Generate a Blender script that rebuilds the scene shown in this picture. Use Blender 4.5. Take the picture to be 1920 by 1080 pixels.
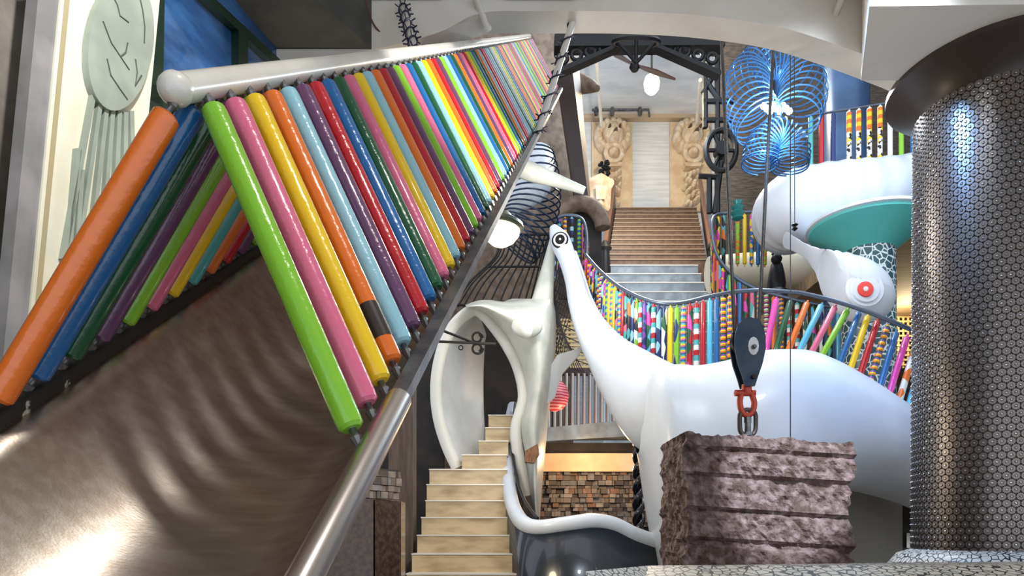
import bpy, bmesh, math, random
from mathutils import Vector, Matrix, Quaternion
random.seed(7)
for o in list(bpy.data.objects): bpy.data.objects.remove(o)
S = bpy.context.scene
COL = S.collection
EYE = 1.7
F = 1280.0
HZ = 990.0
def P(px, py, Y):                      # a point at depth Y (metres) seen at 1920x1080 photo position
    return Vector(((px-960)/F*Y, Y, EYE+(HZ-py)/F*Y))
# ---------------------------------------------------------------- camera
cd = bpy.data.cameras.new('camera'); cam = bpy.data.objects.new('camera', cd); COL.objects.link(cam)
cam.location = (0, 0, EYE); cam.rotation_euler = (math.pi/2, 0, 0)
cd.sensor_width = 36; cd.lens = 24; cd.shift_y = (HZ-540)/1920; cd.clip_start = 0.05
S.camera = cam
# ---------------------------------------------------------------- world, lights, exposure
w = bpy.data.worlds.new('world'); S.world = w; w.use_nodes = True
w.node_tree.nodes['Background'].inputs[0].default_value = (0.86, 0.92, 1, 1)
w.node_tree.nodes['Background'].inputs[1].default_value = 1.0
S.view_settings.view_transform = 'Standard'; S.view_settings.look = 'None'
S.view_settings.exposure = 0.5; S.view_settings.gamma = 1
def light(kind, name, loc, power, col=(1, 1, 1), size=0.1, target=None, angle=60, blend=0.5):
    d = bpy.data.lights.new(name, kind); d.energy = power; d.color = col
    if kind == 'AREA': d.size = size
    else: d.shadow_soft_size = size
    if kind == 'SPOT': d.spot_size = math.radians(angle); d.spot_blend = blend
    o = bpy.data.objects.new(name, d); COL.objects.link(o); o.location = loc
    if target is not None:
        o.rotation_euler = (Vector(target)-Vector(loc)).to_track_quat('-Z', 'Y').to_euler()
    return o
light('SPOT', 'ceiling_spot_on_rollers', (1.3, 1.6, 4.9), 300, (1, .97, .92), .05, (-.15, 3.1, 3.7), 40)
light('SPOT', 'added_spot_on_slide', (.5, .9, 5.0), 95, (1, .95, .88), .08, (-.75, 1.0, 1.5), 50)  # unseen spot, added to raise highlights in the steel trough
light('SPOT', 'added_fill_on_panel', (-.3, 1.6, 5.0), 260, (1, .97, .92), .1, (-2.0, 3.1, 3.6), 60)  # unseen fill lamp, added to bring the dim board near white
light('SPOT', 'added_spot_on_granite', (1.9, .8, 4.4), 900, (.85, .9, 1), .04, (1.55, 3.8, 2.0), 13)  # unseen narrow spot, added to make the bluish bright patch on the stone
light('SPOT', 'ceiling_spot_on_dinosaur', (2.0, 3.2, 5.0), 110, (.8, .9, 1), .15, (1.9, 6.0, 2.6), 75)
light('SPOT', 'hall_spot_on_pillar', (1.4, 3.9, 5.0), 170, (.25, .5, 1), .1, (2.75, 4.5, 3.3), 60)
light('POINT', 'hall_light_over_stairs', (2.3, 11.5, 9.5), 260, (.75, .88, 1), .4)
light('POINT', 'hall_light_by_whale', (0.3, 6.3, 4.6), 60, (1, .97, .9), .3)
light('POINT', 'hall_light_by_tube', (4.0, 6.6, 6.0), 70, (.65, .82, 1), .3)
light('POINT', 'stair_foot_light', (-.3, 5.0, 2.6), 35, (1, .85, .6), .2)
# ---------------------------------------------------------------- materials
MATS = {}
def mat(name, col, rough=.5, metal=0, col2=None, scale=8, kind='noise', bump=0, lo=.4, hi=.6, emit=0, coat=0, stretch=None, bscale=None):
    if name in MATS: return MATS[name]
    m = bpy.data.materials.new(name); m.use_nodes = True; nt = m.node_tree; b = nt.nodes['Principled BSDF']
    c = lambda v: (*v, 1)
    b.inputs['Base Color'].default_value = c(col); b.inputs['Roughness'].default_value = rough
    b.inputs['Metallic'].default_value = metal; b.inputs['Coat Weight'].default_value = coat
    if emit:
        b.inputs['Emission Color'].default_value = c(col); b.inputs['Emission Strength'].default_value = emit
    if col2 or bump:
        tc = nt.nodes.new('ShaderNodeTexCoord'); vec = tc.outputs['Object']
        if stretch:
            mp = nt.nodes.new('ShaderNodeMapping'); mp.inputs['Scale'].default_value = stretch
            nt.links.new(vec, mp.inputs[0]); vec = mp.outputs[0]
        def tex(sc):
            if kind == 'voronoi':
                t = nt.nodes.new('ShaderNodeTexVoronoi'); t.feature = 'DISTANCE_TO_EDGE'; t.inputs['Scale'].default_value = sc
                out = t.outputs['Distance']
            elif kind == 'wave':
                t = nt.nodes.new('ShaderNodeTexWave'); t.bands_direction = 'Z'; t.inputs['Scale'].default_value = sc
                t.inputs['Distortion'].default_value = 3; out = t.outputs['Fac']
            else:
                t = nt.nodes.new('ShaderNodeTexNoise'); t.inputs['Scale'].default_value = sc; t.inputs['Detail'].default_value = 5
                out = t.outputs['Fac']
            nt.links.new(vec, t.inputs['Vector']); return out
        o = tex(scale)
        if col2:
            r = nt.nodes.new('ShaderNodeValToRGB'); e = r.color_ramp.elements
            e[0].position = lo; e[0].color = c(col); e[1].position = hi; e[1].color = c(col2)
            nt.links.new(o, r.inputs[0]); nt.links.new(r.outputs[0], b.inputs['Base Color'])
        if bump:
            bp = nt.nodes.new('ShaderNodeBump'); bp.inputs['Strength'].default_value = bump; bp.inputs['Distance'].default_value = .02
            nt.links.new(tex(bscale) if bscale else o, bp.inputs['Height']); nt.links.new(bp.outputs[0], b.inputs['Normal'])
    MATS[name] = m; return m
def pattern(name, cols, scale, kind, stretch=(1, 1, 1)):     # painted bands / blotches on the balusters
    m = bpy.data.materials.new(name); m.use_nodes = True; nt = m.node_tree; b = nt.nodes['Principled BSDF']
    b.inputs['Roughness'].default_value = .3
    tc = nt.nodes.new('ShaderNodeTexCoord'); mp = nt.nodes.new('ShaderNodeMapping'); mp.inputs['Scale'].default_value = stretch
    nt.links.new(tc.outputs['Object'], mp.inputs[0])
    if kind == 'wave':
        t = nt.nodes.new('ShaderNodeTexWave'); t.bands_direction = 'Z'; t.wave_profile = 'SAW'; t.inputs['Distortion'].default_value = 1.5
        out = t.outputs['Fac']
    else:
        t = nt.nodes.new('ShaderNodeTexVoronoi'); sp = nt.nodes.new('ShaderNodeSeparateColor'); out = None
    t.inputs['Scale'].default_value = scale; nt.links.new(mp.outputs[0], t.inputs['Vector'])
    if out is None:
        nt.links.new(t.outputs['Color'], sp.inputs[0]); out = sp.outputs[0]
    r = nt.nodes.new('ShaderNodeValToRGB'); r.color_ramp.interpolation = 'CONSTANT'; e = r.color_ramp.elements
    while len(e) < len(cols): e.new(.5)
    for i, cc in enumerate(cols): e[i].position = i/len(cols); e[i].color = (*cc, 1)
    nt.links.new(out, r.inputs[0]); nt.links.new(r.outputs[0], b.inputs['Base Color'])
    return m
C = dict(lime=(.24, .56, .03), pink=(.75, .15, .28), yellow=(.9, .6, .01), orange=(.8, .17, .015), sky=(.3, .58, .68), purple=(.14, .05, .13),
         red=(.5, .01, .02), blue=(.01, .13, .38), forest=(.004, .09, .035), teal=(.08, .42, .42), white=(.8, .8, .78), navy=(.01, .03, .15), black=(.01, .01, .012), violet=(.2, .06, .4), cyan=(.1, .5, .75), magenta=(.75, .06, .4))
def paint(k): return mat('paint_'+k, C[k], .22, coat=.5, bump=.12, scale=30, bscale=60)
steel = mat('brushed_steel', (.5, .42, .36), .3, 1, (.6, .53, .47), 6, bump=.02, stretch=(1, 6, 6), bscale=40)
pipe_steel = mat('pipe_steel', (.6, .56, .53), .3, 1)
dark_steel = mat('dark_steel', (.09, .1, .12), .35, .8, (.2, .2, .2), 14)
black_iron = mat('black_iron', (.015, .016, .018), .45, .4)
chipped = mat('chipped_black_paint', (.02, .017, .015), .5, 0, (.6, .57, .5), 9, lo=.66, hi=.68)
white_paint = mat('white_gloss_paint', (.82, .8, .74), .25, 0, (.75, .72, .65), 5, coat=.3)
plaster = mat('white_plaster', (.8, .77, .72), .7, 0, (.66, .6, .53), 1.6, bump=.15, bscale=9, lo=.42, hi=.72)
concrete = mat('grey_concrete', (.055, .057, .055), .8, 0, (.09, .09, .085), 3, bump=.3, bscale=12)
dino_white = mat('dinosaur_white', (.7, .75, .84), .35, 0, (.65, .71, .8), 2, coat=.2)
whale_skin = mat('whale_skin', (.66, .66, .6), .38, 0, (.5, .52, .47), 3, coat=.2)
whale_in = mat('whale_mouth_white', (.74, .77, .8), .5, 0, (.68, .7, .73), 4)
marble = mat('cream_marble', (.6, .46, .28), .35, 0, (.25, .16, .08), 3.5, lo=.4, hi=.85, stretch=(1, 1, 3))
granite = mat('red_granite', (.095, .058, .05), .7, 0, (.34, .26, .26), 18, bump=.9, bscale=38, lo=.42, hi=.75)
wood_dark = mat('dark_wood', (.07, .05, .04), .6, 0, (.12, .09, .07), 5, stretch=(5, 5, .6))
brownstone = mat('brown_stone', (.13, .09, .065), .85, 0, (.22, .16, .115), 7, bump=.5)
mosaic = mat('mosaic_white', (.03, .03, .03), .35, 0, (.7, .68, .62), 26, 'voronoi', lo=.05, hi=.09)
mosaic_big = mat('mosaic_column', (.7, .76, .76), .3, 0, (.03, .09, .11), 13, 'voronoi', lo=.05, hi=.08)
wall_blue = mat('painted_white_boards', (.72, .77, .84), .7, 0, (.6, .66, .74), 3, stretch=(.4, 1, 7), bump=.15)
stone_cream = mat('carved_cream_stone', (.7, .6, .46), .75, 0, (.55, .42, .28), 6, bump=.3)
stair_brown = mat('stair_brown', (.1, .055, .035), .55, 0, (.15, .09, .06), 9)
stair_metal = mat('stair_metal', (.35, .4, .43), .35, .8, (.25, .28, .3), 5)
nosing = mat('step_nosing', (.75, .72, .68), .35, .3)
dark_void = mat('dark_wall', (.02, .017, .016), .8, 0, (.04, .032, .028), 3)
# ---------------------------------------------------------------- mesh helpers
class MB:
    def __init__(s): s.v = []; s.f = []
    def add(s, v, f):
        n = len(s.v); s.v += [tuple(x) for x in v]; s.f += [tuple(i+n for i in q) for q in f]; return s
    def hexa(s, b, t):                # 4 bottom, 4 top corners, counter-clockwise from above
        return s.add(list(b)+list(t), [(3, 2, 1, 0), (4, 5, 6, 7), (0, 1, 5, 4), (1, 2, 6, 5), (2, 3, 7, 6), (3, 0, 4, 7)])
    def box(s, x0, x1, y0, y1, z0, z1):
        return s.hexa([(x0, y0, z0), (x1, y0, z0), (x1, y1, z0), (x0, y1, z0)], [(x0, y0, z1), (x1, y0, z1), (x1, y1, z1), (x0, y1, z1)])
    def tube(s, pts, r, n=10, closed=False):
        pts = [Vector(p) for p in pts]; k = len(pts)
        rs = list(r) if hasattr(r, '__len__') else [r]*k
        up = None; rings = []
        for i, p in enumerate(pts):
            a = pts[(i-1) % k] if (closed or i > 0) else p
            b = pts[(i+1) % k] if (closed or i < k-1) else p
            t = (b-a).normalized()
            if up is None: up = t.orthogonal().normalized()
            up = (up-t*up.dot(t)).normalized(); sd = t.cross(up)
            rings.append([p+(up*math.cos(2*math.pi*j/n)+sd*math.sin(2*math.pi*j/n))*rs[i] for j in range(n)])
        v = [q for g in rings for q in g]; f = []
        for i in range(k if closed else k-1):
            for j in range(n):
                i2 = (i+1) % k
                f.append((i*n+j, i*n+(j+1) % n, i2*n+(j+1) % n, i2*n+j))
        if not closed: f += [tuple(range(n))[::-1], tuple((k-1)*n+j for j in range(n))]
        return s.add(v, f)
    def lathe(s, prof, c=(0, 0, 0), n=24, axis=None):      # prof: (radius, height)
        q = Vector((0, 0, 1)).rotation_difference(Vector(axis)) if axis is not None else Quaternion()
        v = []; f = []; c = Vector(c)
        for (r, h) in prof:
            for j in range(n):
                a = 2*math.pi*j/n; v.append(c+q @ Vector((r*math.cos(a), r*math.sin(a), h)))
        for i in range(len(prof)-1):
            for j in range(n): f.append((i*n+j, i*n+(j+1) % n, (i+1)*n+(j+1) % n, (i+1)*n+j))
        f += [tuple(range(n))[::-1], tuple((len(prof)-1)*n+j for j in range(n))]
        return s.add(v, f)
    def prism(s, poly, off):          # polygon (3D points) extruded by the vector off
        poly = [Vector(p) for p in poly]; off = Vector(off); n = len(poly)
        return s.add(poly+[p+off for p in poly], [tuple(range(n))[::-1], tuple(range(n, 2*n))]+[(i, (i+1) % n, n+(i+1) % n, n+i) for i in range(n)])
    def grid(s, rows):
        n = len(rows[0]); v = [p for r in rows for p in r]
        return s.add(v, [(i*n+j, i*n+j+1, (i+1)*n+j+1, (i+1)*n+j) for i in range(len(rows)-1) for j in range(n-1)])
    def mesh(s, name, m, smooth=True, angle=40):
        me = bpy.data.meshes.new(name); me.from_pydata(s.v, [], s.f); me.materials.append(m)
        bm = bmesh.new(); bm.from_mesh(me); bmesh.ops.recalc_face_normals(bm, faces=bm.faces); bm.to_mesh(me); bm.free()
        if smooth:
            me.polygons.foreach_set('use_smooth', [True]*len(me.polygons)); me.set_sharp_from_angle(angle=math.radians(angle))
        return me
    def obj(s, name, m, parent=None, smooth=True, angle=40): return put(name, s.mesh(name, m, smooth, angle), parent)
def put(name, me, parent=None, mw=None):
    o = bpy.data.objects.new(name, me); COL.objects.link(o)
    if mw is not None: o.matrix_basis = mw
    if parent:
        o.parent = parent
        if parent.type == 'EMPTY' or parent.parent is None: o.matrix_parent_inverse = parent.matrix_basis.inverted()
        else: o.matrix_parent_inverse = (parent.parent.matrix_basis @ parent.matrix_parent_inverse @ parent.matrix_basis).inverted()
    return o
def thing(name, loc, label, cat, group=None):
    e = bpy.data.objects.new(name, None); COL.objects.link(e); e.empty_display_size = .1
    e.matrix_basis = Matrix.Translation(Vector(loc)); return tag(e, label, cat, group)
def tag(o, label, cat, group=None):
    o['label'] = label; o['category'] = cat
    if group: o['group'] = group
    return o
def struct(o): o['kind'] = 'structure'; return o
def smooth_path(pts, n=8, closed=False):      # Catmull-Rom through points (tuples of any length)
    k = len(pts); out = []
    for i in range(k if closed else k-1):
        g = lambda j: pts[j % k] if closed else pts[min(max(j, 0), k-1)]
        a, b, c, d = g(i-1), g(i), g(i+1), g(i+2)
        for q in range(n):
            t = q/n
            out.append(tuple(.5*(2*B+(-A+Cc)*t+(2*A-5*B+4*Cc-D)*t*t+(-A+3*B-3*Cc+D)*t**3) for A, B, Cc, D in zip(a, b, c, d)))
    if not closed: out.append(tuple(pts[-1]))
    return out
def between(a, b): # matrix placing a unit-Z mesh from a towards b
    a = Vector(a); b = Vector(b)
    return Matrix.Translation(a) @ Vector((0, 0, 1)).rotation_difference((b-a).normalized()).to_matrix().to_4x4()
def scaled(a, b): # same, stretched to the length
    return between(a, b) @ Matrix.Diagonal((1, 1, (Vector(b)-Vector(a)).length, 1))
def plain(name, m, mb, label, cat, parent=None, group=None, **k): return tag(mb.obj(name, m, None, **k), label, cat, group)

# ================================================================= the setting
CZ = EYE+3.46
struct(MB().box(-9, 12, -4, 22, -.1, 0).obj('floor', mat('floor_terrazzo', (.2, .18, .16), .4, 0, (.26, .24, .2), 20), None, False))
ce = struct(MB().box(-4, 9, -4, 4.45, CZ, CZ+.3).obj('ceiling', plaster, None, False))
# arched beam at the edge of the ceiling
top = CZ+.5; bot = [(-3.2, 3.0), (-1.6, 3.02), (-1, 3.08), (-.5, 3.2), (-.2, 3.335), (.2, 3.345), (.7, 3.345), (1.2, 3.32), (1.7, 3.25), (2.1, 3.13), (2.5, 2.98), (2.75, 2.88), (3.2, 2.88), (8, 2.88)]
bot = smooth_path(bot, 5)
b = MB(); n = len(bot)
rows = [[(x, 4.42, top) for x, z in bot], [(x, 4.42, EYE+z) for x, z in bot], [(x, 4.62, EYE+z) for x, z in bot], [(x, 4.62, top) for x, z in bot], [(x, 4.42, top) for x, z in bot]]
b.grid(rows); struct(b.obj('trim_1', plaster))
b = MB().prism([(2.3, 4.5, CZ+.01), (2.02, 3.86, CZ+.01), (6, 3.8, CZ+.01), (6, 4.5, CZ+.01)], (0, 0, -.52)); struct(b.obj('trim_2', plaster, None, False))
# ceiling fittings
b = MB().box(-.95, -.45, 4.15, 4.4, CZ-.05, CZ); struct(b.obj('trim_3', plaster, None, False))
b = MB().box(-.05, .42, 4.15, 4.4, CZ-.05, CZ); struct(b.obj('trim_4', plaster, None, False))
for i, (a, c, r, lab) in enumerate([(P(890, -10, 4.35), P(912, 50, 4.5), .022, 'white sprinkler pipe dropping from ceiling above the rainbow slide'),
                                   (P(1582, -12, 4.3), P(1563, 35, 4.45), .022, 'short white pipe stub hanging from ceiling near dark pillar capital')]):
    t = thing('ceiling_pipe', c, lab, 'pipe'); MB().tube([a, c], r, 12).obj('pipe', white_paint, t)
    MB().tube([c, c+(c-a)*.12], r*1.3, 12).obj('end_cap', white_paint, t)
t = thing('junction_box', P(712, 92, 4.5), 'grey electrical junction box with conduit on stained ceiling', 'electrical box')
q = P(712, 92, 4.5); MB().box(q.x-.055, q.x+.055, q.y-.02, q.y+.06, q.z-.035, q.z+.035).obj('box', dark_steel, t, False)
MB().tube([P(655, -10, 4.3), P(705, 82, 4.5)], .013, 8).obj('conduit', dark_steel, t)
MB().tube([tuple(v) for v in smooth_path([tuple(P(682, -10, 4.3)), tuple(P(700, 45, 4.4)), tuple(P(728, 75, 4.45)), tuple(P(735, 90, 4.5)), tuple(P(722, 92, 4.5))], 6)], .006, 6).obj('cable', mat('brown_cable', (.12, .04, .03), .5), t)
# left wall (runs slightly to the right as it recedes)
def LW(px, off=0):
    Y = 2.65/(.25-(px-960)/F); return Vector((-1.9+.25*(Y-3)+off, Y, 0))
wl = MB(); a, c = Vector((-3.6, -4, 0)), Vector((-1.2, 5.6, 0))
wl.hexa([(-3.95, -4, 0), (-3.75, -4, 0), (-1.35, 5.6, 0), (-1.55, 5.6, 0)], [(-3.95, -4, CZ), (-3.75, -4, CZ), (-1.35, 5.6, CZ), (-1.55, 5.6, CZ)])
struct(wl.obj('wall_left', mat('rough_wall', (.1, .085, .07), .85, 0, (.22, .2, .17), 2.5, bump=.5, bscale=8), None, False))
nrm = Vector((1, -.25, 0)).normalized(); al = Vector((.25, 1, 0)).normalized()
def onwall(px, py, out=0.0):          # point on the left wall plane, moved out from it
    Y = 2.65/(.25-(px-960)/F); p = P(px, py, Y); return p+nrm*out
# beam along the top of the window
b = MB().hexa([(-2.35, 3.2, EYE+3.1), (-1.7, 3.0, EYE+3.1), (-.82, 4.58, EYE+3.1), (-1.45, 4.59, EYE+3.1)], [(-2.35, 3.2, CZ), (-1.7, 3.0, CZ), (-.82, 4.58, CZ), (-1.45, 4.59, CZ)])
struct(b.obj('trim_5', concrete, None, False))
# window
wn = struct(thing('window_1', onwall(360, 200), '', '')); del wn['label']; del wn['category']
green = mat('dark_green_frame', (.006, .022, .012), .4)
def wq(pts, o0, o1): return MB().prism([onwall(x, y, o0) for x, y in pts], nrm*(o1-o0))
wq([(268, -60), (430, -60), (560, 140), (560, 260), (262, 260)], .0, .02).obj('window_pane', mat('blue_window_glass', (.02, .07, .2), .06, 0, (.05, .16, .4), 2, stretch=(1, 1, 3), coat=1), wn, False)
for pts in ([(262, -60), (288, -60), (282, 260), (256, 260)], [(350, -10), (370, -10), (590, 190), (570, 190)], [(428, 60), (446, 78), (446, 260), (428, 260)], [(258, 158), (300, 180), (420, 250), (420, 272), (256, 190)]):
    wq(pts, .02, .07).obj('window_frame', green, wn, False)
# white board with the globe relief
bd = thing('relief_panel', onwall(110, 900), 'tall cream board with raised sage-green globe and rays on left wall', 'wall panel')
cream = mat('cream_board', (.78, .76, .62), .6, 0, (.7, .67, .52), 2); sage = mat('sage_relief', (.33, .38, .32), .65, 0, (.27, .31, .26), 5, bump=.2)
LEAN = lambda px, py: px-(py)*.1
def bq(pts, o0, o1): return MB().prism([onwall(LEAN(x, y), y, o0) for x, y in pts], nrm*(o1-o0))
bq([(78, -60), (268, -60), (268, 950), (78, 950)], .05, .1).obj('board', cream, bd, False)
bq([(38, -60), (78, -60), (78, 950), (38, 950)], .03, .09).obj('side_strip', mat('grey_strip', (.28, .27, .28), .7, 0, (.2, .2, .2), 4), bd, False)
bq([(85, -60), (94, -60), (94, 950), (85, 950)], .1, .104).obj('groove_line', mat('tan_line', (.4, .34, .2), .7), bd, False)
bq([(180+10+63*math.cos(a*math.pi/24), 92+124*math.sin(a*math.pi/24)) for a in range(48)], .1, .135).obj('globe_disc', sage, bd)
crack = mat('crack_dark', (.08, .09, .07), .8)
for pts in ([(152, 0), (165, 20), (172, 40), (190, 52)], [(205, 0), (215, 30), (222, 60), (224, 90)], [(155, 120), (165, 150), (185, 175), (202, 195)], [(210, 120), (216, 145), (214, 170), (225, 150)], [(192, 90), (190, 108), (180, 116)], [(140, 50), (160, 90), (200, 140)]):
    MB().tube([onwall(LEAN(x+10, y), y, .136) for x, y in pts], .0035, 5).obj('relief_line', crack, bd)
for i, (x0, y0, x1, y1) in enumerate([(140, 145, 95, 490), (152, 175, 122, 470), (164, 195, 146, 430), (176, 208, 165, 400), (189, 215, 183, 380), (201, 217, 199, 350), (212, 215, 213, 330), (116, 285, 105, 500), (128, 325, 118, 470)]):
    bq([(x0+12, y0), (x0+20, y0), (x1+34, y1), (x1+26, y1)], .1, .122).obj('ray', sage, bd, False)

# ================================================================= the rainbow roller slide
D = Vector((.1195, 1, .734)); K = .081
T0 = Vector((-.587, 1.33, EYE+.826)); R0 = Vector((-.279, 1.21, EYE+.165)); TL0 = Vector((-.63, 1.262, EYE+.775)); L0 = Vector((-.919, 1.21, EYE+.215))
sl = thing('rainbow_slide', (-.4, 1.3, 0), 'steel slide roofed by two rows of glossy rainbow-coloured roller tubes', 'slide')
END = 8.2
def along(p, Y): return p+D*(Y-p.y)
MB().tube([T0+Vector((-.028, 0, .035))+D*-.06, along(T0+Vector((-.028, 0, .035)), END)], .027, 16).obj('ridge_pipe', white_paint, sl)
MB().lathe([(.001, -.034), (.018, -.029), (.028, -.016), (.031, 0), (.028, .016), (.02, .03)], T0+Vector((-.028, 0, .035))+D*-.065, 16, D).obj('ridge_cap', white_paint, sl)
rr = R0+Vector((.035, 0, -.02)); lr = L0+Vector((-.01, 0, -.035))
MB().tube([along(rr, .3), along(rr, 1.36)], .026, 16).obj('rim_pipe', pipe_steel, sl)
rail = MB(); a, c = along(rr, 1.36), along(rr, END)
for p0, p1 in ((a, c),):
    o1, o2 = Vector((.016, 0, 0)), Vector((0, -.008, .012))
    rail.hexa([p0-o1-o2, p0+o1-o2, p1+o1-o2, p1-o1-o2], [p0-o1+o2, p0+o1+o2, p1+o1+o2, p1-o1+o2])
rail.obj('side_rail', dark_steel, sl, False)
MB().tube([along(lr, .3), along(lr, END)], .02, 12).obj('left_rail', chipped, sl)
rows = []
for i in range(60):
    Y = .3+(END-.3)*i/59; l = along(lr, Y); r = along(rr, Y); row = []
    for j in range(25):
        t = j/24; p = l.lerp(r, t); p.z -= .30*(1-abs(2*t-1)**2.6); row.append(p)
    rows.append(row)
tr = MB().grid(rows).obj('trough', steel, sl)
md = tr.modifiers.new('thick', 'SOLIDIFY'); md.thickness = .006; md.offset = -1
LEN_R = (T0-R0).length; LEN_L = (TL0-L0).length
def roller_mesh(k, L):
    r = .0245; pr = [(.0, .012), (.017, .012), (.0235, .018), (r, .03), (r, L-.03), (.0235, L-.018), (.017, L-.012), (0, L-.012)]
    return MB().lathe(pr, n=18).mesh('roller', paint(k))
seqR = 'lime pink yellow orange sky purple red blue forest pink yellow sky orange red purple lime pink blue forest sky yellow orange red purple lime sky blue forest orange purple pink red yellow lime blue forest orange sky red pink'.split()
seqL = 'orange blue forest purple lime pink yellow teal orange red purple lime teal'.split()
MR = {k: roller_mesh(k, LEN_R) for k in C}; ML = {k: roller_mesh(k, LEN_L) for k in C}
ax_top = MB().lathe([(.006, -.03), (.011, -.005), (.007, 0), (.007, .012)], n=8).mesh('axle', dark_steel)
def put_roller(me, a, c, ends):
    mw = between(a, c); o = put('roller', me, sl, mw)
    if ends:
        put('axle', ax_top, o, mw); put('axle', ax_top, o, between(c, a))
nR = int((END-1.35)/K)
for n in range(nR):
    k = seqR[n] if n < len(seqR) else seqR[(n*7+n//9) % len(seqR)]
    put_roller(MR[k], T0+D*(n*K), R0+D*(n*K), n < 60)
for n in range(45):
    k = seqL[n] if n < len(seqL) else seqL[(n*5) % len(seqL)]
    put_roller(ML[k], TL0+D*(n*K), L0+D*(n*K), n < 20)
# dark band on the fourth roller
mw = between(T0+D*(3*K), R0+D*(3*K))
put('tape_band', MB().lathe([(.0253, LEN_R-.15), (.0253, LEN_R-.065)], n=18).mesh('tape_band', mat('dark_tape', (.03, .022, .02), .4)), sl, mw)
# hangers wrapped with wire
for nm, a, c, lab in (('hanger_pole', P(1085, 6, 4.5), along(rr, 4.7), 'white hanger pole wrapped in barbed black wire beside far rollers'),
                      ('hanger_pole', P(752, 5, 4.48), P(785, 118, 3.6), 'white hanger pole with black wire rising from the ridge pipe')):
    t = thing(nm, c, lab, 'pole')
    MB().tube([a, c], .022, 12).obj('pole', white_paint, t)
    ax = (c-a); u = ax.orthogonal().normalized(); v = ax.normalized().cross(u); pts = []
    wires = MB()
    for i in range(121):
        tt = i/120; an = tt*2*math.pi*7; pts.append(a+ax*tt+(u*math.cos(an)+v*math.sin(an))*.028)
    wires.tube(pts, .0055, 5)
    for i in range(0, 121, 2):
        tt = i/120; an = tt*2*math.pi*7; q = (u*math.cos(an)+v*math.sin(an)); wires.tube([a+ax*tt+q*.026, a+ax*tt+q*.056+ax.normalized()*random.uniform(-.025, .025)], .004, 4)
    wires.obj('wire_wrap', mat('navy_wire', (.015, .015, .05), .4), t)
    MB().lathe([(.05, 0), (.05, .01)], (a.x, a.y, CZ-.012), 16).obj('ceiling_plate', dark_steel, t)

# ================================================================= gear-covered column
cx, cy = (1860-960)/F*4.5, 4.5
col = thing('gear_pillar', (cx, cy, 0), 'thick pillar clad in small metal gears with brown flared capital', 'pillar')
r0 = .45
MB().lathe([(.462, 0), (.455, 1.5), (.44, EYE+2.75)], (cx, cy, 0), 64).obj('shaft', mat('pillar_core', (.05, .04, .035), .5, .3), col)
MB().lathe([(.44, EYE+2.74), (.47, EYE+2.8), (.55, EYE+2.87), (.62, EYE+2.92), (.62, EYE+2.96)], (cx, cy, 0), 64).obj('capital', mat('brown_capital', (.035, .024, .02), .35, 0, (.05, .035, .03), 3), col)
g = MB(); R, r = .0235, .017; prof = []
for i in range(24):
    a = 2*math.pi*i/24; q = R if i % 2 == 0 else R*.84; prof.append((q*math.cos(a), q*math.sin(a)))
n = len(prof)
for ring, z in ((prof, 0), (prof, .008), ([(x*.42, y*.42) for x, y in prof], .008), ([(x*.42, y*.42) for x, y in prof], .003)): g.v += [(x, y, z) for x, y in ring]
for k in range(3): g.f += [(k*n+i, k*n+(i+1) % n, (k+1)*n+(i+1) % n, (k+1)*n+i) for i in range(n)]
g.f.append(tuple(3*n+i for i in range(n)))
gm = g.mesh('gear', mat('gear_metal', (.2, .175, .16), .36, .9), False)
stud = MB().lathe([(.006, .003), (.006, .012), (.003, .015)], n=8).mesh('stud', mat('stud_metal', (.5, .5, .52), .25, 1))
gears = MB(); studs = MB(); dz = .0415; spots = []
nz = int((EYE+2.75-1.05)/dz); na = 62
for iz in range(nz):
    z = EYE+2.72-iz*dz; rad = .462-(z/(EYE+2.75))*.022+.001
    for ia in range(na):
        a = 2*math.pi*(ia+.5*(iz % 2))/na
        if not (math.pi*.80 < a < math.pi*1.75): continue
        x, y = cx+rad*math.cos(a), cy+rad*math.sin(a)
        mw = Matrix.Translation((x, y, z)) @ Matrix.Rotation(a, 4, 'Z') @ Matrix.Rotation(math.pi/2, 4, 'Y') @ Matrix.Rotation(random.random(), 4, 'Z')
        view = Vector((x, y, z-EYE)); facing = -(view.x*math.cos(a)+view.y*math.sin(a))/view.length    # how squarely it faces the room
        spots.append((facing/view.length if (x/y < .74 and z > EYE-.1) else -1, mw))
        studs.add([mw @ v.co for v in stud.vertices], [tuple(p.vertices) for p in stud.polygons])
spots.sort(key=lambda q: -q[0])
for k, (sc_, mw) in enumerate(spots):
    if k < 300: put('gear', gm, col, mw)
    else: gears.add([mw @ Vector(v) for v in g.v], g.f)
o = gears.obj('gear_cladding', MATS['gear_metal'], col, False); o['kind'] = 'stuff'
o = studs.obj('stud_cladding', MATS['stud_metal'], col, False); o['kind'] = 'stuff'
MB().lathe([(.62, EYE-.32), (.62, EYE-.26), (.55, EYE-.17), (.46, EYE-.14)], (cx, cy, 0), 40).obj('mosaic_foot', mosaic, col)
# mosaic bench in front
pts = [(.28, 2.6), (.6, 3.0), (1.2, 3.1), (1.8, 3.25), (2.4, 3.35), (3.0, 3.45), (3.8, 3.3), (4.5, 3.0), (4.5, 1.7), (.28, 1.9)]
bt = [Vector((x, y, EYE-.165-(.3 if y < 2.2 else 0))) for x, y in pts]; bm_ = MB()
bm_.add(bt+[Vector((p.x, p.y, 0)) for p in bt], [tuple(range(10)), tuple(range(19, 9, -1))]+[(k, (k+1) % 10, 10+(k+1) % 10, 10+k) for k in range(10)])
plain('mosaic_bench', mosaic, bm_, 'low bench covered in broken white mosaic tile in front of granite block', 'bench', smooth=False)

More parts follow.
